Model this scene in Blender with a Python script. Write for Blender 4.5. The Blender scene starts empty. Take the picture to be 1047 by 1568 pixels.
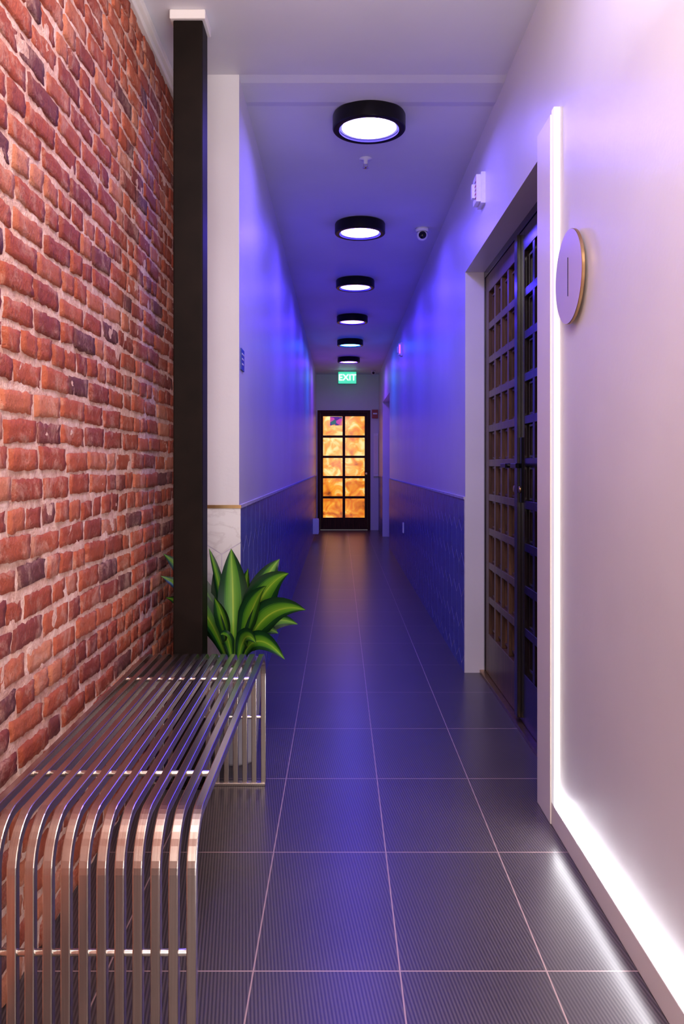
import bpy, math, random
from mathutils import Vector, Matrix
random.seed(7)
D = bpy.data
scene = bpy.context.scene
try:
    scene.view_settings.view_transform = 'Standard'
    scene.view_settings.look = 'None'
except Exception as e:
    print(e)

def lin(r, g, b):
    def f(c):
        c /= 255.0
        return c/12.92 if c <= 0.04045 else ((c+0.055)/1.055)**2.4
    return (f(r), f(g), f(b), 1)

# ------------------------------------------------------------ materials
def new_mat(name):
    m = D.materials.new(name); m.use_nodes = True
    nt = m.node_tree
    return m, nt, nt.nodes['Principled BSDF']

def N(nt, typ, **kw):
    n = nt.nodes.new(typ)
    for k, v in kw.items():
        setattr(n, k, v)
    return n

def math_(nt, op, a, b=None, c=None):
    n = nt.nodes.new('ShaderNodeMath'); n.operation = op
    for i, v in enumerate((a, b, c)):
        if v is None: continue
        if isinstance(v, (int, float)): n.inputs[i].default_value = v
        else: nt.links.new(v, n.inputs[i])
    return n.outputs[0]

def ramp(nt, fac, stops):
    n = nt.nodes.new('ShaderNodeValToRGB')
    e = n.color_ramp.elements
    while len(e) < len(stops): e.new(0.5)
    for i, (p, c) in enumerate(stops):
        e[i].position = p; e[i].color = c
    nt.links.new(fac, n.inputs[0])
    return n.outputs[0]

def mixc(nt, fac, a, b, mode='MIX'):
    n = nt.nodes.new('ShaderNodeMix'); n.data_type = 'RGBA'; n.blend_type = mode
    for sock, v in ((n.inputs[0], fac), (n.inputs[6], a), (n.inputs[7], b)):
        if isinstance(v, (int, float)): sock.default_value = v
        elif isinstance(v, tuple): sock.default_value = v
        else: nt.links.new(v, sock)
    return n.outputs[2]

def noise(nt, vec, scale, detail=4, rough=0.5, dist=0.0):
    n = nt.nodes.new('ShaderNodeTexNoise')
    n.inputs['Scale'].default_value = scale
    n.inputs['Detail'].default_value = detail
    n.inputs['Roughness'].default_value = rough
    n.inputs['Distortion'].default_value = dist
    if vec is not None: nt.links.new(vec, n.inputs['Vector'])
    return n.outputs['Fac']

def objco(nt):
    return nt.nodes.new('ShaderNodeTexCoord').outputs['Object']

def bump(nt, bsdf, h, strength=0.3, dist=0.01):
    n = nt.nodes.new('ShaderNodeBump')
    n.inputs['Strength'].default_value = strength
    n.inputs['Distance'].default_value = dist
    nt.links.new(h, n.inputs['Height'])
    nt.links.new(n.outputs[0], bsdf.inputs['Normal'])

def simple(name, col, rough=0.5, metal=0.0, nscale=20, var=0.12, bmp=0.0, spec=0.5):
    m, nt, b = new_mat(name)
    co = objco(nt)
    f = noise(nt, co, nscale)
    dark = tuple(c*(1-var) for c in col[:3])+(1,)
    lite = tuple(min(1, c*(1+var)) for c in col[:3])+(1,)
    c = ramp(nt, f, [(0.3, dark), (0.7, lite)])
    nt.links.new(c, b.inputs['Base Color'])
    b.inputs['Roughness'].default_value = rough
    b.inputs['Metallic'].default_value = metal
    b.inputs['Specular IOR Level'].default_value = spec
    if bmp: bump(nt, b, f, bmp, 0.004)
    return m

def emis(name, col, strength):
    m, nt, b = new_mat(name)
    b.inputs['Base Color'].default_value = (0.8, 0.8, 0.8, 1)
    b.inputs['Emission Color'].default_value = col
    b.inputs['Emission Strength'].default_value = strength
    return m

def plaster(name, col, rough=0.42, bs=0.12):
    m, nt, b = new_mat(name)
    co = objco(nt)
    f = noise(nt, co, 1.6, 3)
    f2 = noise(nt, co, 60, 4)
    dark = tuple(c*0.93 for c in col[:3])+(1,)
    nt.links.new(ramp(nt, f, [(0.35, dark), (0.65, col)]), b.inputs['Base Color'])
    b.inputs['Roughness'].default_value = rough
    h = math_(nt, 'ADD', math_(nt, 'MULTIPLY', f2, 0.15), math_(nt, 'MULTIPLY', noise(nt, co, 7, 2), 0.6))
    bump(nt, b, h, bs, 0.02)
    return m

M_wall = plaster('plaster_white', lin(222, 217, 220), 0.38, 0.14)
M_ceil = plaster('plaster_ceiling', lin(222, 220, 226), 0.5, 0.05)
M_trim = plaster('paint_trim', lin(238, 230, 224), 0.4, 0.03)
M_steel_black = simple('black_painted_steel', lin(24, 16, 12), 0.5, 0.0, 9, 0.3, 0.1, 0.10)
M_lampbody = simple('lamp_black_metal', lin(14, 11, 15), 0.35, 0.0, 20, 0.1, 0, 0.2)
M_white_pl = simple('white_plastic', lin(235, 232, 235), 0.35, 0, 30, 0.03)
M_black = simple('black_gloss', lin(12, 12, 14), 0.15)
M_red = simple('red_plastic', lin(170, 25, 35), 0.4)
M_gold = simple('brass_edge', lin(190, 155, 110), 0.3, 1.0)
M_cap = simple('stone_cap_strip', lin(200, 190, 196), 0.6, 0.0)
M_soil = simple('potting_soil', lin(40, 28, 20), 0.95, 0, 60, 0.4, 0.8)
M_pot = simple('glazed_planter', lin(200, 195, 195), 0.3, 0, 5, 0.06)
M_redlamp = emis('strobe_red_lens', (1.0, 0.10, 0.30, 1), 1.2)

# brushed stainless
def steel():
    m, nt, b = new_mat('brushed_stainless')
    co = objco(nt)
    mp = N(nt, 'ShaderNodeMapping'); mp.inputs['Scale'].default_value = (400, 4, 4)
    nt.links.new(co, mp.inputs[0])
    f = noise(nt, mp.outputs[0], 1.0, 2)
    nt.links.new(ramp(nt, f, [(0.3, lin(206, 194, 184)), (0.7, lin(222, 210, 200))]), b.inputs['Base Color'])
    b.inputs['Metallic'].default_value = 1
    nt.links.new(ramp(nt, f, [(0.2, (0.22,)*3+(1,)), (0.8, (0.26,)*3+(1,))]), b.inputs['Roughness'])
    return m
M_steel = steel()

# floor tiles
def floor_mat():
    m, nt, b = new_mat('ribbed_porcelain_floor')
    g = N(nt, 'ShaderNodeNewGeometry')
    s = N(nt, 'ShaderNodeSeparateXYZ'); nt.links.new(g.outputs['Position'], s.inputs[0])
    def line(c, off, w, gw):
        u = math_(nt, 'DIVIDE', math_(nt, 'SUBTRACT', c, off), w)
        fr = math_(nt, 'FRACT', math_(nt, 'ADD', u, 0.5))
        d = math_(nt, 'ABSOLUTE', math_(nt, 'SUBTRACT', fr, 0.5))
        return math_(nt, 'LESS_THAN', math_(nt, 'MULTIPLY', d, w), gw)
    gx = line(s.outputs[0], 0.143, 0.348, 0.0018)
    gy = line(s.outputs[1], 1.938, 0.596, 0.0022)
    gr = math_(nt, 'MAXIMUM', gx, gy)
    ff = noise(nt, g.outputs['Position'], 2.0, 3)
    base = ramp(nt, ff, [(0.3, lin(88, 79, 80)), (0.7, lin(98, 88, 88))])
    rb = math_(nt, 'SINE', math_(nt, 'MULTIPLY', math_(nt, 'ADD', s.outputs[0], math_(nt, 'MULTIPLY', s.outputs[1], 0.12)), 2*math.pi/0.0085))
    rib = math_(nt, 'MULTIPLY_ADD', rb, 0.5, 0.5)
    base2 = mixc(nt, math_(nt, 'MULTIPLY', rib, 0.72), base, lin(26, 20, 25))
    col = mixc(nt, gr, base2, lin(170, 142, 136))
    nt.links.new(col, b.inputs['Base Color'])
    b.inputs['Roughness'].default_value = 0.30
    bump(nt, b, math_(nt, 'SUBTRACT', 1.0, gr), 0.15, 0.001)
    return m
M_floor = floor_mat()

def brick_mat():
    m, nt, b = new_mat('old_red_brick')
    co = objco(nt)
    at = N(nt, 'ShaderNodeAttribute'); at.attribute_name = 'tone'
    c = ramp(nt, at.outputs['Fac'], [(0.0, lin(98, 64, 66)), (0.12, lin(134, 66, 58)), (0.4, lin(168, 80, 54)),
                                      (0.75, lin(192, 100, 66)), (1.0, lin(212, 138, 102))])
    f = noise(nt, co, 38, 6, 0.65)
    c2 = mixc(nt, math_(nt, 'MULTIPLY', f, 0.55), c, lin(136, 56, 38))
    pale = ramp(nt, noise(nt, co, 11, 8, 0.78, 0.6), [(0.50, (0, 0, 0, 1)), (0.68, (1, 1, 1, 1))])
    c3 = mixc(nt, math_(nt, 'MULTIPLY', pale, 0.62), c2, lin(216, 174, 150))
    blk = ramp(nt, noise(nt, co, 65, 4, 0.65), [(0.61, (0, 0, 0, 1)), (0.75, (1, 1, 1, 1))])
    c4 = mixc(nt, math_(nt, 'MULTIPLY', blk, 0.55), c3, lin(66, 36, 32))
    broad = ramp(nt, noise(nt, co, 1.7, 3), [(0.4, (0.80, 0.76, 0.78, 1)), (0.6, (1, 1, 1, 1))])
    c5 = mixc(nt, 1.0, c4, broad, 'MULTIPLY')
    nt.links.new(c5, b.inputs['Base Color'])
    b.inputs['Roughness'].default_value = 0.7
    b.inputs['Specular IOR Level'].default_value = 0.3
    bump(nt, b, math_(nt, 'ADD', f, noise(nt, co, 120, 4)), 0.6, 0.006)
    return m
M_brick = brick_mat()
def mortar_mat():
    m, nt, b = new_mat('lime_mortar')
    co = objco(nt)
    f = noise(nt, co, 30, 6, 0.7)
    nt.links.new(ramp(nt, f, [(0.3, lin(178, 128, 108)), (0.5, lin(212, 170, 150)), (0.75, lin(238, 212, 196))]), b.inputs['Base Color'])
    b.inputs['Roughness'].default_value = 0.9
    bump(nt, b, math_(nt, 'ADD', f, noise(nt, co, 140, 4)), 0.7, 0.006)
    return m
M_mortar = mortar_mat()

def marble(name, a, bb, rough, spec=0.5):
    m, nt, b = new_mat(name)
    co = objco(nt)
    f = noise(nt, co, 5, 6, 0.55, 1.0)
    v = math_(nt, 'ABSOLUTE', math_(nt, 'SUBTRACT', f, 0.5))
    nt.links.new(ramp(nt, v, [(0.0, bb), (0.035, a), (0.3, a)]), b.inputs['Base Color'])
    b.inputs['Roughness'].default_value = rough
    b.inputs['Specular IOR Level'].default_value = spec
    return m
M_marble = marble('white_marble_tile', lin(232, 228, 226), lin(220, 214, 212), 0.2)
M_tile = marble('marble_tile_blue_lit', lin(98, 108, 164), lin(80, 88, 140), 0.36, 0.16)  # white marble with the corridor's blue light put into its colour
M_grout = simple('tile_grout', lin(205, 195, 210), 0.9, 0, 20, 0.1, 0, 0.1)

def wood_dark(name, c0, c1, rough, spec):
    m, nt, b = new_mat(name)
    co = objco(nt)
    mp = N(nt, 'ShaderNodeMapping'); mp.inputs['Scale'].default_value = (30, 30, 2.5)
    nt.links.new(co, mp.inputs[0])
    f = noise(nt, mp.outputs[0], 1.5, 5, 0.6, 0.5)
    nt.links.new(ramp(nt, f, [(0.3, c0), (0.7, c1)]), b.inputs['Base Color'])
    b.inputs['Roughness'].default_value = rough
    b.inputs['Specular IOR Level'].default_value = spec
    bump(nt, b, f, 0.1, 0.003)
    return m
M_wood = wood_dark('dark_stained_wood', lin(18, 12, 16), lin(40, 28, 30), 0.22, 0.6)
M_woodb = wood_dark('bronzed_brown_wood', lin(60, 40, 30), lin(108, 76, 56), 0.35, 0.3)
M_wood2 = wood_dark('dark_walnut', lin(46, 22, 10), lin(84, 46, 24), 0.5, 0.15)
M_panel = simple('door_backing_panel', lin(34, 24, 24), 0.25, 0, 6, 0.25, 0, 0.3)
M_glassdark = simple('dark_door_glass', lin(12, 12, 40), 0.08)

def amber(name, seed):
    m, nt, b = new_mat(name)
    co = objco(nt)
    mp = N(nt, 'ShaderNodeMapping'); mp.inputs['Location'].default_value = (seed, seed*2, 0)
    nt.links.new(co, mp.inputs[0])
    f = noise(nt, mp.outputs[0], 4.5, 3, 0.5, 0.9)
    s = N(nt, 'ShaderNodeSeparateXYZ'); nt.links.new(co, s.inputs[0])
    mid = math_(nt, 'MULTIPLY', math_(nt, 'ABSOLUTE', math_(nt, 'SUBTRACT', s.outputs[2], 1.4)), 0.16)
    f = math_(nt, 'SUBTRACT', math_(nt, 'ADD', f, 0.06), mid)
    c = ramp(nt, f, [(0.22, lin(130, 54, 8)), (0.38, lin(222, 118, 16)), (0.52, lin(252, 166, 40)), (0.66, lin(255, 230, 140))])
    nt.links.new(c, b.inputs['Emission Color'])
    nt.links.new(c, b.inputs['Base Color'])
    b.inputs['Emission Strength'].default_value = 1.0  # pane emission stands in for outside light behind the glass
    b.inputs['Roughness'].default_value = 0.1
    return m
M_amber = amber('amber_art_glass', 0.3)
def purpleglass():
    m, nt, b = new_mat('stained_glass_violet')
    co = objco(nt)
    v = N(nt, 'ShaderNodeTexVoronoi'); v.inputs['Scale'].default_value = 14
    nt.links.new(co, v.inputs['Vector'])
    s = N(nt, 'ShaderNodeSeparateColor'); nt.links.new(v.outputs['Color'], s.inputs[0])
    c = ramp(nt, s.outputs[0], [(0.2, lin(90, 30, 140)), (0.45, lin(40, 130, 90)), (0.6, lin(235, 150, 60)), (0.8, lin(200, 80, 160))])
    nt.links.new(c, b.inputs['Emission Color']); b.inputs['Emission Strength'].default_value = 0.9  # emission imitates backlight through this pane
    nt.links.new(c, b.inputs['Base Color'])
    return m
M_purple = purpleglass()

def leaf_mat():
    m, nt, b = new_mat('variegated_leaf')
    uv = N(nt, 'ShaderNodeTexCoord').outputs['UV']
    s = N(nt, 'ShaderNodeSeparateXYZ'); nt.links.new(uv, s.inputs[0])
    d = math_(nt, 'MULTIPLY', math_(nt, 'ABSOLUTE', math_(nt, 'SUBTRACT', s.outputs[0], 0.5)), 2.0)
    mp = N(nt, 'ShaderNodeMapping'); mp.inputs['Scale'].default_value = (26, 1.2, 1)
    nt.links.new(uv, mp.inputs[0])
    st = noise(nt, mp.outputs[0], 1.0, 3)
    dd = math_(nt, 'ADD', d, math_(nt, 'MULTIPLY', math_(nt, 'SUBTRACT', st, 0.5), 0.4))
    c = ramp(nt, dd, [(0.0, lin(150, 178, 54)), (0.10, lin(96, 148, 34)), (0.46, lin(66, 122, 28)), (0.60, lin(20, 64, 26)), (1.0, lin(10, 40, 20))])
    nt.links.new(c, b.inputs['Base Color'])
    b.inputs['Roughness'].default_value = 0.36
    b.inputs['Specular IOR Level'].default_value = 0.35
    bump(nt, b, st, 0.1, 0.003)
    return m
M_leaf = leaf_mat()

# ------------------------------------------------------------ mesh builder
class MB:
    def __init__(s): s.v = []; s.f = []; s.m = []; s.mats = []; s.sm = []
    def mi(s, mat):
        if mat not in s.mats: s.mats.append(mat)
        return s.mats.index(mat)
    def face(s, pts, mat, smooth=False):
        b = len(s.v); s.v += [tuple(p) for p in pts]
        s.f.append(tuple(range(b, b+len(pts)))); s.m.append(s.mi(mat)); s.sm.append(smooth)
    def faces(s, verts, faces, mat, smooth=False):
        b = len(s.v); s.v += [tuple(p) for p in verts]
        for f in faces:
            s.f.append(tuple(b+i for i in f)); s.m.append(s.mi(mat)); s.sm.append(smooth)
    def box(s, x0, x1, y0, y1, z0, z1, mat):
        vs = [(x0,y0,z0),(x1,y0,z0),(x1,y1,z0),(x0,y1,z0),(x0,y0,z1),(x1,y0,z1),(x1,y1,z1),(x0,y1,z1)]
        s.faces(vs, [(0,3,2,1),(4,5,6,7),(0,1,5,4),(1,2,6,5),(2,3,7,6),(3,0,4,7)], mat)
    def lathe(s, c, prof, mat, axis='Z', seg=48, smooth=True, mats=None):
        vs = []; n = len(prof)
        for i in range(seg):
            a = 2*math.pi*i/seg
            for r, h in prof:
                p = (r*math.cos(a), r*math.sin(a), h)
                if axis == 'X': p = (p[2], p[0], p[1])
                elif axis == 'Y': p = (p[0], p[2], p[1])
                vs.append((c[0]+p[0], c[1]+p[1], c[2]+p[2]))
        b = len(s.v); s.v += vs
        for i in range(seg):
            j = (i+1) % seg
            for k in range(n-1):
                s.f.append((b+i*n+k, b+j*n+k, b+j*n+k+1, b+i*n+k+1))
                s.m.append(s.mi(mats[k] if mats else mat)); s.sm.append(smooth)
    def sweep(s, path, normals, side, hw, ht, mat):
        b = len(s.v); n = len(path)
        for p, nn in zip(path, normals):
            for a, c in ((-1,-1),(1,-1),(1,1),(-1,1)):
                q = Vector(p)+side*(a*hw)+nn*(c*ht); s.v.append(tuple(q))
        for i in range(n-1):
            for k in range(4):
                l = (k+1) % 4
                s.f.append((b+i*4+k, b+i*4+l, b+(i+1)*4+l, b+(i+1)*4+k)); s.m.append(s.mi(mat)); s.sm.append(False)
        s.f.append((b+3, b+2, b+1, b)); s.m.append(s.mi(mat)); s.sm.append(False)
        e = b+(n-1)*4
        s.f.append((e, e+1, e+2, e+3)); s.m.append(s.mi(mat)); s.sm.append(False)
    def obj(s, name, bevel=0, seg=2):
        me = D.meshes.new(name); me.from_pydata(s.v, [], s.f)
        for m in s.mats: me.materials.append(m)
        me.polygons.foreach_set('material_index', s.m)
        me.polygons.foreach_set('use_smooth', s.sm)
        me.update()
        o = D.objects.new(name, me); scene.collection.objects.link(o)
        if bevel:
            bm = o.modifiers.new('bevel', 'BEVEL'); bm.width = bevel; bm.segments = seg
            bm.limit_method = 'ANGLE'; bm.angle_limit = math.radians(40)
        return o

XR = 0.727; XL = -0.437; XB = -0.745; YS = 3.55; YE = 15.2; YN = -1.5
ZC = 2.90
# ------------------------------------------------------------ shell
b = MB(); b.box(-1.0, 1.1, YN, YE+0.3, -0.1, 0, M_floor); b.obj('floor')
b = MB()
b.box(-1.0, 1.1, YN, YE+0.3, ZC, ZC+0.15, M_ceil)
z1 = ZC-0.008
for ya, yb, za, zb in ((YS, YS+0.06, ZC, z1), (YS+0.06, YS+0.25, z1, z1), (YS+0.25, YS+0.31, z1, ZC)):
    b.face([(XL, ya, za), (XL, yb, zb), (XR, yb, zb), (XR, ya, za)], M_ceil)
b.obj('ceiling')

# right wall with two openings
DY0, DY1, DH = 2.91, 4.73, 2.32
EY0, EY1, EH = 11.9, 13.8, 2.27
b = MB()
for y0, y1 in ((YN, DY0), (DY1, EY0), (EY1, YE)):
    b.box(XR, XR+0.25, y0, y1, 0, ZC, M_wall)
b.box(XR, XR+0.25, DY0, DY1, DH, ZC, M_wall)
b.box(XR, XR+0.25, EY0, EY1, EH, ZC, M_wall)
b.obj('wall_right')
b = MB()
b.box(XL-0.18, XL, YS, YE, 0, ZC, M_wall)
b.box(XB-0.1, XL-0.17, 3.78, 3.95, 0, ZC, M_wall)
b.obj('wall_left')
# end wall with door opening
EX0, EX1, EDH = -0.413, 0.57, 2.23
b = MB()
b.box(-0.7, EX0, YE, YE+0.2, 0, ZC, M_wall)
b.box(EX1, 1.0, YE, YE+0.2, 0, ZC, M_wall)
b.box(EX0, EX1, YE, YE+0.2, EDH, ZC, M_wall)
b.obj('wall_end')

# ------------------------------------------------------------ brick wall
import mathutils
def build_bricks():
    me_v = []; me_f = []; tone = []; 
    y_start, y_end = YN, 3.78
    pitch = 0.0695; row = 0; z = 0.004
    while z < 2.86:
        header = (row % 6 == 3)
        y = y_start - random.uniform(0, 0.2) - (0.1 if row % 2 else 0)
        h = 0.0560
        while y < y_end:
            L = 0.092 if (header or random.random() < 0.25) else 0.185
            L *= random.uniform(0.88, 1.08)
            y0 = max(y, y_start); y1 = min(y+L, y_end)
            if y1-y0 > 0.03:
                nx = max(5, int((y1-y0)/0.015)+3); ny = 7
                dz = random.uniform(-0.0035, 0.0035); tilt = random.uniform(-0.004, 0.004)
                out = random.uniform(-0.003, 0.003)
                t = min(1, max(0, random.gauss(0.5, 0.28)))
                if random.random() < 0.035: t = 0.0
                base = len(me_v)
                hh = h*random.uniform(0.92, 1.07)
                for i in range(nx):
                    for j in range(ny):
                        u = i/(nx-1); v = j/(ny-1)
                        uu = u; vv = v
                        edge = (i in (0, nx-1)) or (j in (0, ny-1))
                        e = 0.003
                        if i == 1: uu = e/(y1-y0)
                        if i == nx-2: uu = 1-e/(y1-y0)
                        if j == 1: vv = e/hh
                        if j == ny-2: vv = 1-e/hh
                        Y = y0+(y1-y0)*uu; Z = z+dz+hh*vv+tilt*(uu-0.5)*2
                        nz = mathutils.noise.noise(Vector((Y*23, Z*23, row*0.37)))
                        n2 = mathutils.noise.noise(Vector((Y*70, Z*70, 9+row)))
                        n3 = mathutils.noise.noise(Vector((Y*80, Z*80, 30+row)))
                        Z += nz*0.0025+n3*0.006; Y += n2*0.008
                        X = XB+out+nz*0.0025+n2*0.0015
                        if edge: X = XB-0.013
                        me_v.append((X, Y, Z)); tone.append(t)
                for i in range(nx-1):
                    for j in range(ny-1):
                        a = base+i*ny+j
                        me_f.append((a, a+ny, a+ny+1, a+1))
            y += L+random.uniform(0.010, 0.017)
        row += 1; z += pitch
    nb = len(me_f)
    gx, gz = 300, 170
    base = len(me_v)
    for i in range(gx):
        for j in range(gz):
            Y = y_start+(y_end-y_start)*i/(gx-1); Z = 2.88*j/(gz-1)
            n = mathutils.noise.noise(Vector((Y*18, Z*18, 3)))
            me_v.append((XB-0.0044+n*0.0045, Y, Z)); tone.append(0)
    for i in range(gx-1):
        for j in range(gz-1):
            a = base+i*gz+j
            me_f.append((a, a+gz, a+gz+1, a+1))
    bb = len(me_v)
    x0, x1 = XB-0.2, XB-0.02
    for p in [(x0,y_start,0),(x1,y_start,0),(x1,y_end,0),(x0,y_end,0),(x0,y_start,ZC),(x1,y_start,ZC),(x1,y_end,ZC),(x0,y_end,ZC)]:
        me_v.append(p); tone.append(0)
    for f in [(0,3,2,1),(4,5,6,7),(0,1,5,4),(1,2,6,5),(2,3,7,6),(3,0,4,7)]:
        me_f.append(tuple(bb+i for i in f))
    me = D.meshes.new('wall_brick'); me.from_pydata(me_v, [], me_f)
    me.materials.append(M_brick); me.materials.append(M_mortar)
    me.polygons.foreach_set('material_index', [0 if i < nb else 1 for i in range(len(me_f))])
    me.polygons.foreach_set('use_smooth', [True]*len(me_f))
    a = me.attributes.new('tone', 'FLOAT', 'POINT'); a.data.foreach_set('value', tone)
    me.update()
    o = D.objects.new('wall_brick', me); scene.collection.objects.link(o)
build_bricks()
b = MB()
b.box(XB-0.02, XB+0.03, YN, 3.78, 2.865, ZC, M_trim)
b.box(XB-0.02, XB+0.015, YN, 3.78, 2.84, 2.865, M_trim)
b.obj('trim_1', 0.004)

# ------------------------------------------------------------ wainscot tiles
def clip(poly, axis, val, keep_less):
    out = []
    for i in range(len(poly)):
        p, q = poly[i], poly[(i+1) % len(poly)]
        ip = (p[axis] <= val) == keep_less or p[axis] == val
        iq = (q[axis] <= val) == keep_less or q[axis] == val
        if ip: out.append(p)
        if ip != iq:
            t = (val-p[axis])/(q[axis]-p[axis])
            out.append((p[0]+t*(q[0]-p[0]), p[1]+t*(q[1]-p[1])))
    return out
def hexwall(b, to3d, U0, U1, V0, V1, w, hh, mat, th=0.002, g=0.005):
    rowp = hh*0.75
    r = 0; cv = V0-0.03
    while cv-hh/2 < V1:
        cu = U0-w+(w/2 if r % 2 else 0)
        while cu-w/2 < U1:
            a = w/2-g; c = hh/2-g*1.15; q = hh/4-g*0.5
            poly = [(cu, cv-c), (cu+a, cv-q), (cu+a, cv+q), (cu, cv+c), (cu-a, cv+q), (cu-a, cv-q)]
            for ax, val, kl in ((0, U0, False), (0, U1, True), (1, V0, False), (1, V1, True)):
                if len(poly) >= 3: poly = clip(poly, ax, val, kl)
            if len(poly) >= 3:
                ta = random.uniform(-0.006, 0.006); tb = random.uniform(-0.006, 0.006)
                top = [to3d(u, v, th+ta*(u-cu)+tb*(v-cv)) for u, v in poly]; bot = [to3d(u, v, 0) for u, v in poly]
                b.face(top, mat)
                for i in range(len(poly)):
                    j = (i+1) % len(poly)
                    b.face([bot[i], bot[j], top[j], top[i]], mat)
            cu += w
        cv += rowp; r += 1
WH = 1.015
b = MB()
b.box(XL, XL+0.005, YS, YE, 0, WH, M_grout)
hexwall(b, lambda u, v, t: (XL+0.0055+t*0.5, u, v), YS, YE, 0.0, WH, 0.21, 0.26, M_tile)
b.box(XL, XL+0.010, YS, YE, WH, WH+0.014, M_cap)
b.obj('wainscot_tile_left')
b = MB()
b.box(XL-0.18, XL+0.005, YS-0.005, YS, 0, WH, M_grout)
hexwall(b, lambda u, v, t: (u, YS-0.0055-t*0.5, v), XL-0.18, XL+0.007, 0.0, WH, 0.21, 0.26, M_marble, 0.002, 0.002)
b.box(XL-0.18, XL+0.010, YS-0.012, YS, WH, WH+0.014, M_gold)
b.obj('wainscot_tile_end_face')
b = MB()
for y0, y1 in ((DY1+0.0, EY0), (EY1, YE)):
    b.box(XR-0.005, XR, y0, y1, 0, WH-0.01, M_grout)
    hexwall(b, lambda u, v, t: (XR-0.0055-t*0.5, u, v), y0, y1, 0.0, WH-0.01, 0.21, 0.26, M_tile)
    b.box(XR-0.010, XR, y0, y1, WH-0.01, WH+0.004, M_cap)
b.obj('wainscot_tile_right')

# baseboard + LED strips
M_led = emis('led_diffuser', (0.96, 0.95, 1.0, 1), 42)
M_led2 = emis('led_diffuser_soft', (1.0, 0.95, 0.97, 1), 0.45)
b = MB(); b.box(XR-0.02, XR, YN, 2.75, 0, 0.075, M_trim); b.obj('baseboard_right', 0.003)
b = MB()
b.box(XR-0.016, XR, YN, 2.70, 0.076, 0.096, M_led)
b.box(XR-0.020, XR, 2.695, 2.725, 0.076, 2.385, M_led2)
b.obj('led_strip_light')
b = MB()
b.box(XR-0.024, XR, 2.73, DY0, 0.0, 2.375, M_trim)
b.obj('trim_2', 0.003)

# ------------------------------------------------------------ lattice double door
def lattice_leaf(b, y0, y1, x, z0, z1, cols, rows, back, M_wood):
    st = 0.095; th = 0.045
    b.box(x, x+th, y0, y0+st, z0, z1, M_wood)
    b.box(x, x+th, y1-st, y1, z0, z1, M_wood)
    b.box(x, x+th, y0+st, y1-st, z1-0.1, z1, M_wood)
    b.box(x, x+th, y0+st, y1-st, z0, z0+0.23, M_wood)
    b.box(x+0.030, x+th-0.004, y0+st, y1-st, z0+0.23, z1-0.1, back)
    iy0, iy1, iz0, iz1 = y0+st, y1-st, z0+0.23, z1-0.1
    bw = 0.019
    for i in range(1, cols):
        c = iy0+(iy1-iy0)*i/cols
        b.box(x+0.002, x+0.032, c-bw, c+bw, iz0, iz1, M_wood)
    for j in range(1, rows):
        c = iz0+(iz1-iz0)*j/rows
        b.box(x+0.001, x+0.031, iy0, iy1, c-bw, c+bw, M_wood)
    cw = (iy1-iy0)/cols; ch = (iz1-iz0)/rows
    for i in range(cols):
        for j in range(rows):
            a0 = iy0+cw*i+bw+0.002; a1 = iy0+cw*(i+1)-bw-0.002
            c0 = iz0+ch*j+bw+0.002; c1 = iz0+ch*(j+1)-bw-0.002
            t = 0.012
            b.box(x+0.016, x+0.0305, a0, a0+t, c0, c1, M_wood)
            b.box(x+0.016, x+0.0305, a1-t, a1, c0, c1, M_wood)
            b.box(x+0.0161, x+0.0305, a0+t, a1-t, c0, c0+t, M_wood)
            b.box(x+0.0161, x+0.0305, a0+t, a1-t, c1-t, c1, M_wood)
b = MB()
xd = XR+0.113
ym = 3.815
lattice_leaf(b, ym+0.004, DY1-0.03, xd, 0.02, DH-0.04, 4, 10, M_panel, M_woodb)
lattice_leaf(b, DY0+0.03, ym-0.004, xd, 0.02, DH-0.04, 4, 10, M_glassdark, M_wood)
b.box(xd-0.005, xd+0.06, DY1-0.028, DY1, 0, DH, M_wood)
b.box(xd-0.005, xd+0.06, DY0, DY0+0.028, 0, DH, M_wood)
b.box(xd-0.005, xd+0.06, DY0+0.028, DY1-0.028, DH-0.038, DH, M_wood)
b.box(xd-0.03, xd+0.06, DY0, DY1, 0, 0.018, M_gold)
b.box(xd-0.018, xd, ym-0.03, ym+0.03, 0.03, DH-0.05, M_wood)
M_iron = simple('blackened_iron', lin(20, 18, 20), 0.35, 0.8)
for yy in (ym+0.055, ym-0.055):
    b.box(xd-0.008, xd+0.001, yy-0.022, yy+0.022, 1.03, 1.33, M_iron)
    b.lathe((xd-0.05, yy, 1.20), [(0.0, 0), (0.011, 0), (0.011, 0.045), (0.0, 0.045)], M_iron, 'X', 16)
    d = 1 if yy > ym else -1
    b.box(xd-0.056, xd-0.040, min(yy, yy+d*0.12), max(yy, yy+d*0.12), 1.19, 1.21, M_iron)
    b.lathe((xd-0.016, yy, 1.09), [(0.0, 0), (0.016, 0), (0.016, 0.01), (0, 0.01)], M_gold, 'X', 16)
b.obj('door_1', 0.0015, 1)

# plain side door far right
b = MB()
for y0, y1 in ((EY0+0.03, 12.845), (12.85, EY1-0.03)):
    b.box(XR+0.14, XR+0.185, y0, y1, 0.01, EH-0.03, M_wall)
    b.box(XR+0.132, XR+0.14, y0+0.12, y1-0.12, 1.2, EH-0.18, M_trim)
    b.box(XR+0.132, XR+0.14, y0+0.12, y1-0.12, 0.2, 1.0, M_trim)
b.box(XR+0.13, XR+0.2, EY0, EY0+0.03, 0, EH, M_trim)
b.box(XR+0.13, XR+0.2, EY1-0.03, EY1, 0, EH, M_trim)
b.box(XR+0.13, XR+0.2, EY0+0.03, EY1-0.03, EH-0.03, EH, M_trim)
b.lathe((XR+0.09, 12.78, 1.05), [(0, 0), (0.025, 0), (0.025, 0.02), (0.01, 0.022), (0.01, 0.05)], M_gold, 'X', 20)
b.obj('door_2', 0.003)

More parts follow.
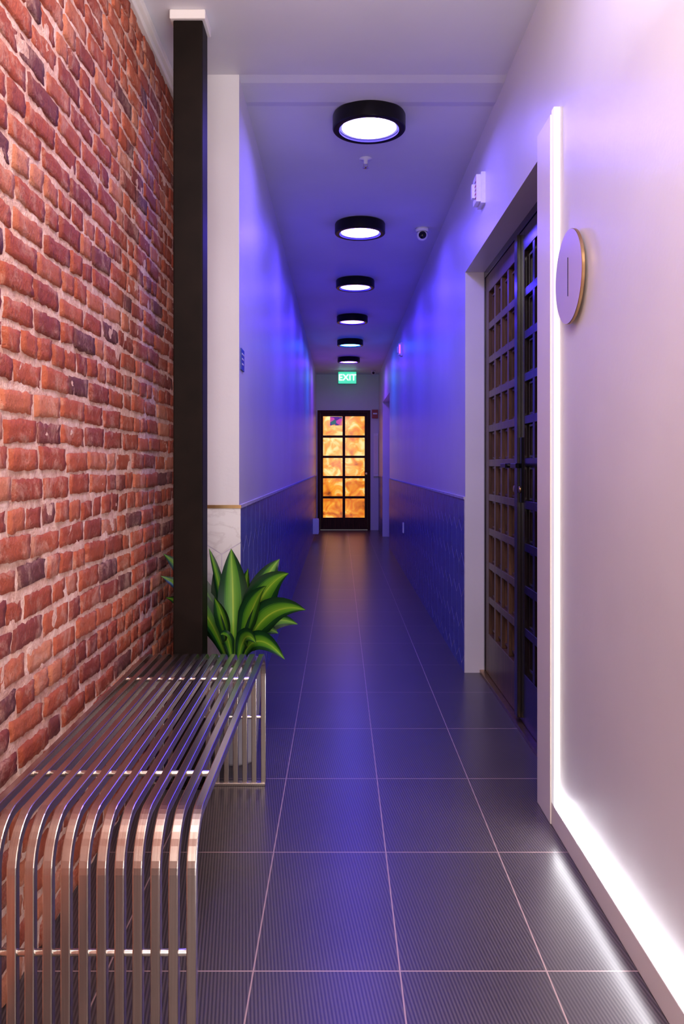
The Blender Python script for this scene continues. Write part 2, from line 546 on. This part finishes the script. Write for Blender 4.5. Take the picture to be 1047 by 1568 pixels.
# ------------------------------------------------------------ amber glass door
b = MB()
y0 = YE+0.02; y1 = YE+0.07
gx0, gx1 = -0.31, 0.465; gz0, gz1 = 0.23, 2.12
W2 = M_wood2
b.box(EX0, EX0+0.05, YE-0.015, YE+0.1, 0, EDH, W2)
b.box(EX1-0.05, EX1, YE-0.015, YE+0.1, 0, EDH, W2)
b.box(EX0+0.05, EX1-0.05, YE-0.015, YE+0.1, EDH-0.05, EDH, W2)
b.box(EX0+0.052, gx0, y0, y1, 0.01, EDH-0.052, W2)
b.box(gx1, EX1-0.052, y0, y1, 0.01, EDH-0.052, W2)
b.box(gx0, gx1, y0, y1, gz1, EDH-0.052, W2)
b.box(gx0, gx1, y0, y1, 0.01, gz0, W2)
xm = (gx0+gx1)/2
b.box(xm-0.025, xm+0.025, y0+0.002, y1, gz0, gz1, W2)
for k in range(1, 5):
    z = gz0+(gz1-gz0)*k/5
    b.box(gx0, xm-0.025, y0+0.004, y1, z-0.022, z+0.022, W2)
    b.box(xm+0.025, gx1, y0+0.004, y1, z-0.022, z+0.022, W2)
b.box(gx0, gx1, y0+0.025, y0+0.032, gz0, gz1-0.0, M_amber)
b.box(gx0+0.13, xm-0.03, y0+0.018, y0+0.024, gz1-0.17, gz1-0.005, M_purple)
b.lathe((gx1+0.03, y0-0.05, 1.05), [(0, 0), (0.025, 0), (0.025, 0.02), (0.01, 0.022), (0.01, 0.05)], M_gold, 'Y', 20)
b.obj('door_3', 0.002)

# ------------------------------------------------------------ steel column
b = MB()
cx0, cx1, cy0, cy1 = -0.622, -0.512, 3.05, 3.165
b.box(cx0, cx1, cy0, cy1, 0.012, 2.865, M_steel_black)
b.box(cx0-0.03, cx1+0.03, cy0-0.03, cy1+0.03, 0, 0.012, M_steel_black)
for sx in (cx0-0.015, cx1+0.015):
    for sy in (cy0-0.015, cy1+0.015):
        b.lathe((sx, sy, 0.012), [(0.0, 0.012), (0.009, 0.012), (0.009, 0)], M_steel_black, 'Z', 6, False)
b.box(cx0-0.012, cx1+0.012, cy0-0.012, cy1+0.012, 2.865, ZC, M_trim)
b.obj('steel_column', 0.006, 3)

# ------------------------------------------------------------ bench
b = MB()
BY0, BY1, BHT, R = 1.574, 3.08, 0.51, 0.10
path = []; nor = []
path.append(Vector((0, BY1, 0.012))); nor.append(Vector((0, 1, 0)))
for k in range(13):
    a = math.pi/2*k/12
    nn = Vector((0, math.cos(a), math.sin(a)))
    path.append(Vector((0, BY1-R, BHT-R))+nn*R); nor.append(nn)
for k in range(13):
    a = math.pi/2+math.pi/2*k/12
    nn = Vector((0, math.cos(a), math.sin(a)))
    path.append(Vector((0, BY0+R, BHT-R))+nn*R); nor.append(nn)
path.append(Vector((0, BY0, 0.012))); nor.append(Vector((0, -1, 0)))
ht = 0.010
xs = [-0.2865-i*0.0347 for i in range(13)]
for x in xs:
    pp = [Vector((x, p.y, p.z))-n*ht for p, n in zip(path, nor)]
    b.sweep(pp, nor, Vector((1, 0, 0)), 0.0095, ht, M_steel)
xa, xb_ = xs[-1], xs[0]
def rodx(y, z, r=0.007):
    b.lathe((xa, y, z), [(0, 0), (r, 0), (r, xb_-xa), (0, xb_-xa)], M_steel, 'X', 14)
for y in (1.86, 2.68): rodx(y, BHT-0.011)
for y in (BY0+0.011, BY1-0.011):
    rodx(y, 0.255)
    b.box(xa-0.0078, xb_+0.0078, y-0.013, y+0.013, 0, 0.012, M_steel)
b.obj('slatted_metal_bench', 0.0022, 2)

# ------------------------------------------------------------ plant
PX, PY = -0.43, 3.345
pot = D.objects.new('potted_plant', None); scene.collection.objects.link(pot); pot.location = (PX, PY, 0)
b = MB()
b.lathe((0, 0, 0), [(0, 0), (0.085, 0), (0.09, 0.01), (0.112, 0.37), (0.12, 0.375), (0.12, 0.40), (0.108, 0.40), (0.104, 0.375), (0, 0.375)],
        M_pot, 'Z', 48, True, [M_pot]*7+[M_soil])
o = b.obj('planter'); o.parent = pot
def leaf(vs, fs, uvs, base, tip, width, arch, roll=0.0, face=(0, -0.85, 0.5)):
    base = Vector(base); tip = Vector(tip)
    n = 18; cols = 8
    d = tip-base
    ctrl = base+Vector((d.x*0.28, d.y*0.28, d.z*0.6+arch))
    F = Vector(face)
    b0 = len(vs)
    for i in range(n+1):
        t = i/n
        p = base*(1-t)**2+ctrl*2*t*(1-t)+tip*t*t
        tan = ((ctrl-base)*2*(1-t)+(tip-ctrl)*2*t).normalized()
        s = tan.cross(F).normalized()
        s = (Matrix.Rotation(roll, 3, tan) @ s)
        nn = s.cross(tan).normalized()
        w = width*(0.16+0.84*(t/0.5)**1.2 if t < 0.5 else 1.0)*(1.0 if t < 0.55 else max(0.0, 1-((t-0.55)/0.45)**1.7)) + 0.0006
        for c in range(cols+1):
            u = c/cols; k = (u-0.5)*2
            q = p+s*(k*w*0.5)+nn*(abs(k)**1.3*w*0.16)+nn*(math.sin(t*14+k*2)*0.002*abs(k))
            vs.append(tuple(q)); uvs.append((u, t))
    for i in range(n):
        for c in range(cols):
            a = b0+i*(cols+1)+c
            fs.append((a, a+1, a+cols+2, a+cols+1))
vs, fs, uvs = [], [], []
# leaf tips in metres relative to the pot
def P(x, y, Y):
    return ((x-520)*Y/1250-PX, Y-PY, 1.2-(y-713)*Y/1250)
leafspec = [
 (354, 840, 3.28, 0.125, 0.00, 0.3), (328, 866, 3.42, 0.09, 0.02, -0.5), (428, 856, 3.42, 0.11, 0.06, 0.4),
 (442, 878, 3.26, 0.13, 0.11, 0.2), (468, 934, 3.16, 0.115, 0.14, 0.2), (436, 1010, 3.18, 0.08, 0.17, 0.2),
 (408, 897, 3.22, 0.10, 0.05, -0.3), (380, 870, 3.36, 0.10, 0.02, -0.6), (320, 840, 3.40, 0.05, 0.02, 0.6),
 (250, 848, 3.42, 0.12, 0.03, 0.4), (246, 882, 3.36, 0.10, 0.06, 0.4), (254, 915, 3.42, 0.09, 0.08, 0.1),
 (426, 970, 3.34, 0.09, 0.13, 0.3), (395, 925, 3.42, 0.08, 0.05, 0.7), (456, 956, 3.40, 0.085, 0.15, 0.6),
 (338, 972, 3.20, 0.05, 0.07, 0.0), (392, 985, 3.17, 0.07, 0.12, 0.3), (328, 915, 3.24, 0.065, 0.04, -0.5)]
for (x, y, Y, w, ar, rl) in leafspec:
    tp = P(x, y, Y)
    a = math.atan2(tp[1], tp[0])
    leaf(vs, fs, uvs, (0.025*math.cos(a), 0.025*math.sin(a), 0.372), tp, w, ar, rl)
me = D.meshes.new('leaves'); me.from_pydata(vs, [], fs); me.materials.append(M_leaf)
uvl = me.uv_layers.new(name='UVMap')
for lp in me.loops: uvl.data[lp.index].uv = uvs[lp.vertex_index]
me.polygons.foreach_set('use_smooth', [True]*len(fs)); me.update()
o = D.objects.new('leaves', me); scene.collection.objects.link(o); o.parent = pot

# ------------------------------------------------------------ ceiling lamps
LX = 0.142
M_rim = emis('lamp_rim_glow', (0.16, 0.14, 1.0, 1), 1.3)
lampspec = [(2.15, (0.34, 0.24, 1.0, 1), 34), (3.95, (0.17, 0.12, 1.0, 1), 104), (5.72, (0.09, 0.055, 1.0, 1), 106),
            (7.47, (0.06, 0.035, 1.0, 1), 92), (9.27, (0.07, 0.025, 1.0, 1), 78), (11.05, (0.012, 0.12, 1.0, 1), 84), (12.85, (0.20, 0.05, 1.0, 1), 92)]
for i, (y, c, s) in enumerate(lampspec):
    me_ = emis('lamp_diffuser_%d' % i, c, s)
    b = MB()
    prof = [(0.0, 0.0), (0.165, 0.0), (0.172, -0.004), (0.176, -0.012), (0.176, -0.073), (0.172, -0.078), (0.150, -0.080), (0.145, -0.078), (0.144, -0.066), (0.134, -0.064), (0.132, -0.066), (0.0, -0.068)]
    b.lathe((0, 0, 0), prof, M_lampbody, 'Z', 64, True, [M_lampbody]*8+[M_rim, M_rim, me_])
    o = b.obj('ceiling_lamp'); o.location = (LX, y, ZC)
    es = o.modifiers.new('es', 'EDGE_SPLIT'); es.split_angle = math.radians(35)

# sprinkler
b = MB()
b.lathe((0, 0, 0), [(0, 0), (0.035, 0), (0.035, -0.004), (0.012, -0.008), (0.010, -0.03), (0.0, -0.03)], M_white_pl, 'Z', 24)
b.box(-0.012, -0.009, -0.002, 0.002, -0.05, -0.028, M_steel); b.box(0.009, 0.012, -0.002, 0.002, -0.05, -0.028, M_steel)
b.lathe((0, 0, -0.052), [(0, 0), (0.017, 0), (0.017, 0.003), (0, 0.003)], M_steel, 'Z', 20)
o = b.obj('fire_sprinkler'); o.location = (0.144, 4.52, ZC)

def seccam(x, y, s=1.0):
    b = MB()
    b.lathe((0, 0, 0), [(0, 0), (0.042*s, 0), (0.042*s, -0.018*s), (0.034*s, -0.024*s)], M_white_pl, 'Z', 32)
    b.lathe((0, 0, -0.045*s), [(0.036*s*math.sin(math.pi*k/16), 0.036*s*math.cos(math.pi*k/16)) for k in range(17)], M_white_pl, 'Z', 32)
    b.lathe((0, -0.030*s, -0.050*s), [(0.0, -0.010*s), (0.022*s, -0.008*s), (0.025*s, 0.004*s)], M_black, 'Y', 24)
    o = b.obj('security_camera'); o.location = (x, y, ZC)
seccam(0.59, 5.85, 1.1)
seccam(0.60, 14.6, 0.9)

def horn(y, z, redlens):
    b = MB()
    b.box(-0.022, 0.0, -0.058, 0.058, -0.078, 0.078, M_white_pl)
    b.box(-0.045, -0.022, -0.048, 0.048, -0.068, 0.068, M_white_pl)
    for k in range(5):
        b.box(-0.0465, -0.044, -0.038, -0.008, -0.05+0.02*k, -0.042+0.02*k, M_red if k % 2 else M_black)
    b.box(-0.058, -0.044, 0.005, 0.036, -0.035, 0.035, M_white_pl)
    if redlens:
        b.box(-0.040, -0.026, -0.052, -0.046, -0.05, 0.05, M_redlamp)
    b.box(-0.0465, -0.0447, -0.044, -0.040, -0.06, 0.06, M_red)
    o = b.obj('fire_alarm_strobe', 0.003, 2); o.location = (XR, y, z)
horn(4.13, 2.59, False)
horn(9.5, 2.55, True)

# round wall sign
b = MB()
b.lathe((0, 0, 0), [(0, -0.02), (0.144, -0.02), (0.1455, -0.0185), (0.1455, -0.011), (0.144, -0.01), (0, -0.01)], M_gold, 'X', 96, True,
        [simple('sign_lilac_face', lin(200, 184, 204), 0.35, 0, 3, 0.04), M_gold, M_gold, M_gold, M_gold])
b.box(-0.0215, -0.0198, -0.0015, 0.0015, -0.06, 0.06, M_black)
b.lathe((0, 0, 0), [(0.03, -0.012), (0.03, 0.0)], M_gold, 'X', 24)
o = b.obj('round_wall_sign'); o.location = (XR, 2.53, 1.785)
es = o.modifiers.new('es', 'EDGE_SPLIT'); es.split_angle = math.radians(35)

M_blue = simple('blue_sign_plastic', lin(20, 50, 150), 0.35)
b = MB()
b.box(0, 0.006, -0.055, 0.055, -0.047, 0.047, M_blue)
for k in range(3):
    b.box(0.006, 0.0075, -0.038+0.004*k, 0.036-0.01*k, 0.02-0.022*k, 0.028-0.022*k, M_white_pl)
o = b.obj('room_sign', 0.002); o.location = (XL, 3.64, 1.67)

# exit sign
b = MB()
M_exit = emis('exit_sign_green', (0.0, 0.62, 0.28, 1), 1.2)
M_exitw = emis('exit_sign_letters', (0.8, 1.0, 0.92, 1), 2.0)
b.box(-0.16, 0.16, -0.02, 0.02, -0.24, -0.03, M_exit)
b.box(-0.166, 0.166, -0.0185, 0.0185, -0.246, -0.024, M_lampbody)
b.box(-0.06, 0.06, -0.03, 0.03, -0.022, 0.0, M_white_pl)
ex = b.obj('exit_sign', 0.002); ex.location = (0.135, 14.55, ZC)
cu = D.curves.new('letters', 'FONT'); cu.body = 'EXIT'; cu.size = 0.155; cu.extrude = 0.002; cu.align_x = 'CENTER'; cu.align_y = 'CENTER'
cu.materials.append(M_exitw)
t = D.objects.new('letters', cu); scene.collection.objects.link(t)
t.parent = ex; t.location = (0, -0.023, -0.135); t.rotation_euler = (math.pi/2, 0, 0)

b = MB()
b.box(-0.055, 0.055, -0.04, 0, -0.08, 0.08, M_red); b.box(-0.04, 0.04, -0.05, -0.04, -0.01, 0.02, M_white_pl)
o = b.obj('fire_alarm_pull', 0.004); o.location = (0.655, YE, 2.16)
b = MB()
b.box(-0.045, 0.045, -0.05, 0, -0.4, 0.4, M_white_pl); b.box(-0.03, 0.03, -0.056, -0.05, -0.35, 0.35, M_trim)
o = b.obj('wall_mounted_cabinet', 0.006); o.location = (0.672, YE, 1.40)
def outlet(x, y, z, sgn):
    b = MB()
    b.box(min(0, sgn*0.012), max(0, sgn*0.012), -0.036, 0.036, -0.058, 0.058, M_white_pl)
    for dz in (-0.024, 0.024):
        b.box(min(sgn*0.0115, sgn*0.014), max(sgn*0.0115, sgn*0.014), -0.016, 0.016, dz-0.014, dz+0.014, M_trim)
        for dy in (-0.006, 0.006):
            b.box(min(sgn*0.0135, sgn*0.0146), max(sgn*0.0135, sgn*0.0146), dy-0.001, dy+0.001, dz-0.005, dz+0.006, M_black)
    o = b.obj('power_outlet', 0.001); o.location = (x, y, z)
outlet(XR-0.007, 9.2, 0.50, -1)
b = MB(); b.box(0, 0.09, -0.1, 0.1, -0.12, 0.12, M_white_pl); b.box(0.09, 0.096, -0.08, 0.08, -0.1, 0.1, M_trim)
o = b.obj('wall_junction_box', 0.006); o.location = (XL+0.006, 13.2, 0.22)

# ------------------------------------------------------------ lights
def area(name, loc, rot, sx, sy, col, power):
    l = D.lights.new(name, 'AREA'); l.shape = 'RECTANGLE'; l.size = sx; l.size_y = sy
    l.color = col; l.energy = power
    o = D.objects.new(name, l); scene.collection.objects.link(o); o.location = loc; o.rotation_euler = rot
    return o
area('overhead_fill', (0.0, 0.9, 2.84), (math.radians(20), 0, 0), 0.9, 1.0, (1.0, 0.89, 0.80), 52)  # added fill, out of view, tilted towards the pillar; not an actual fitting
area('rear_fill', (0.0, -1.45, 1.6), (math.radians(90), 0, 0), 1.3, 1.8, (1.0, 0.86, 0.82), 36)  # added fill light behind the camera, not an actual window
area('near_ceiling_fill', (0.0, 1.3, 2.2), (math.radians(180), 0, 0), 0.5, 1.0, (0.95, 0.95, 1.0), 26)  # unseen fill added to brighten the near ceiling
w = D.worlds.new('world'); scene.world = w; w.use_nodes = True
w.node_tree.nodes['Background'].inputs[0].default_value = (0.9, 0.82, 0.88, 1)
w.node_tree.nodes['Background'].inputs[1].default_value = 0.35

# ------------------------------------------------------------ camera
cd = D.cameras.new('camera'); cam = D.objects.new('camera', cd); scene.collection.objects.link(cam)
cd.sensor_fit = 'VERTICAL'; cd.sensor_height = 36; cd.sensor_width = 36
cd.lens = 36*1250/1568
cd.shift_y = -71/1568; cd.shift_x = 3.5/1568
cd.clip_start = 0.05
cam.location = (0, 0, 1.2); cam.rotation_euler = (math.pi/2, 0, 0)
scene.camera = cam
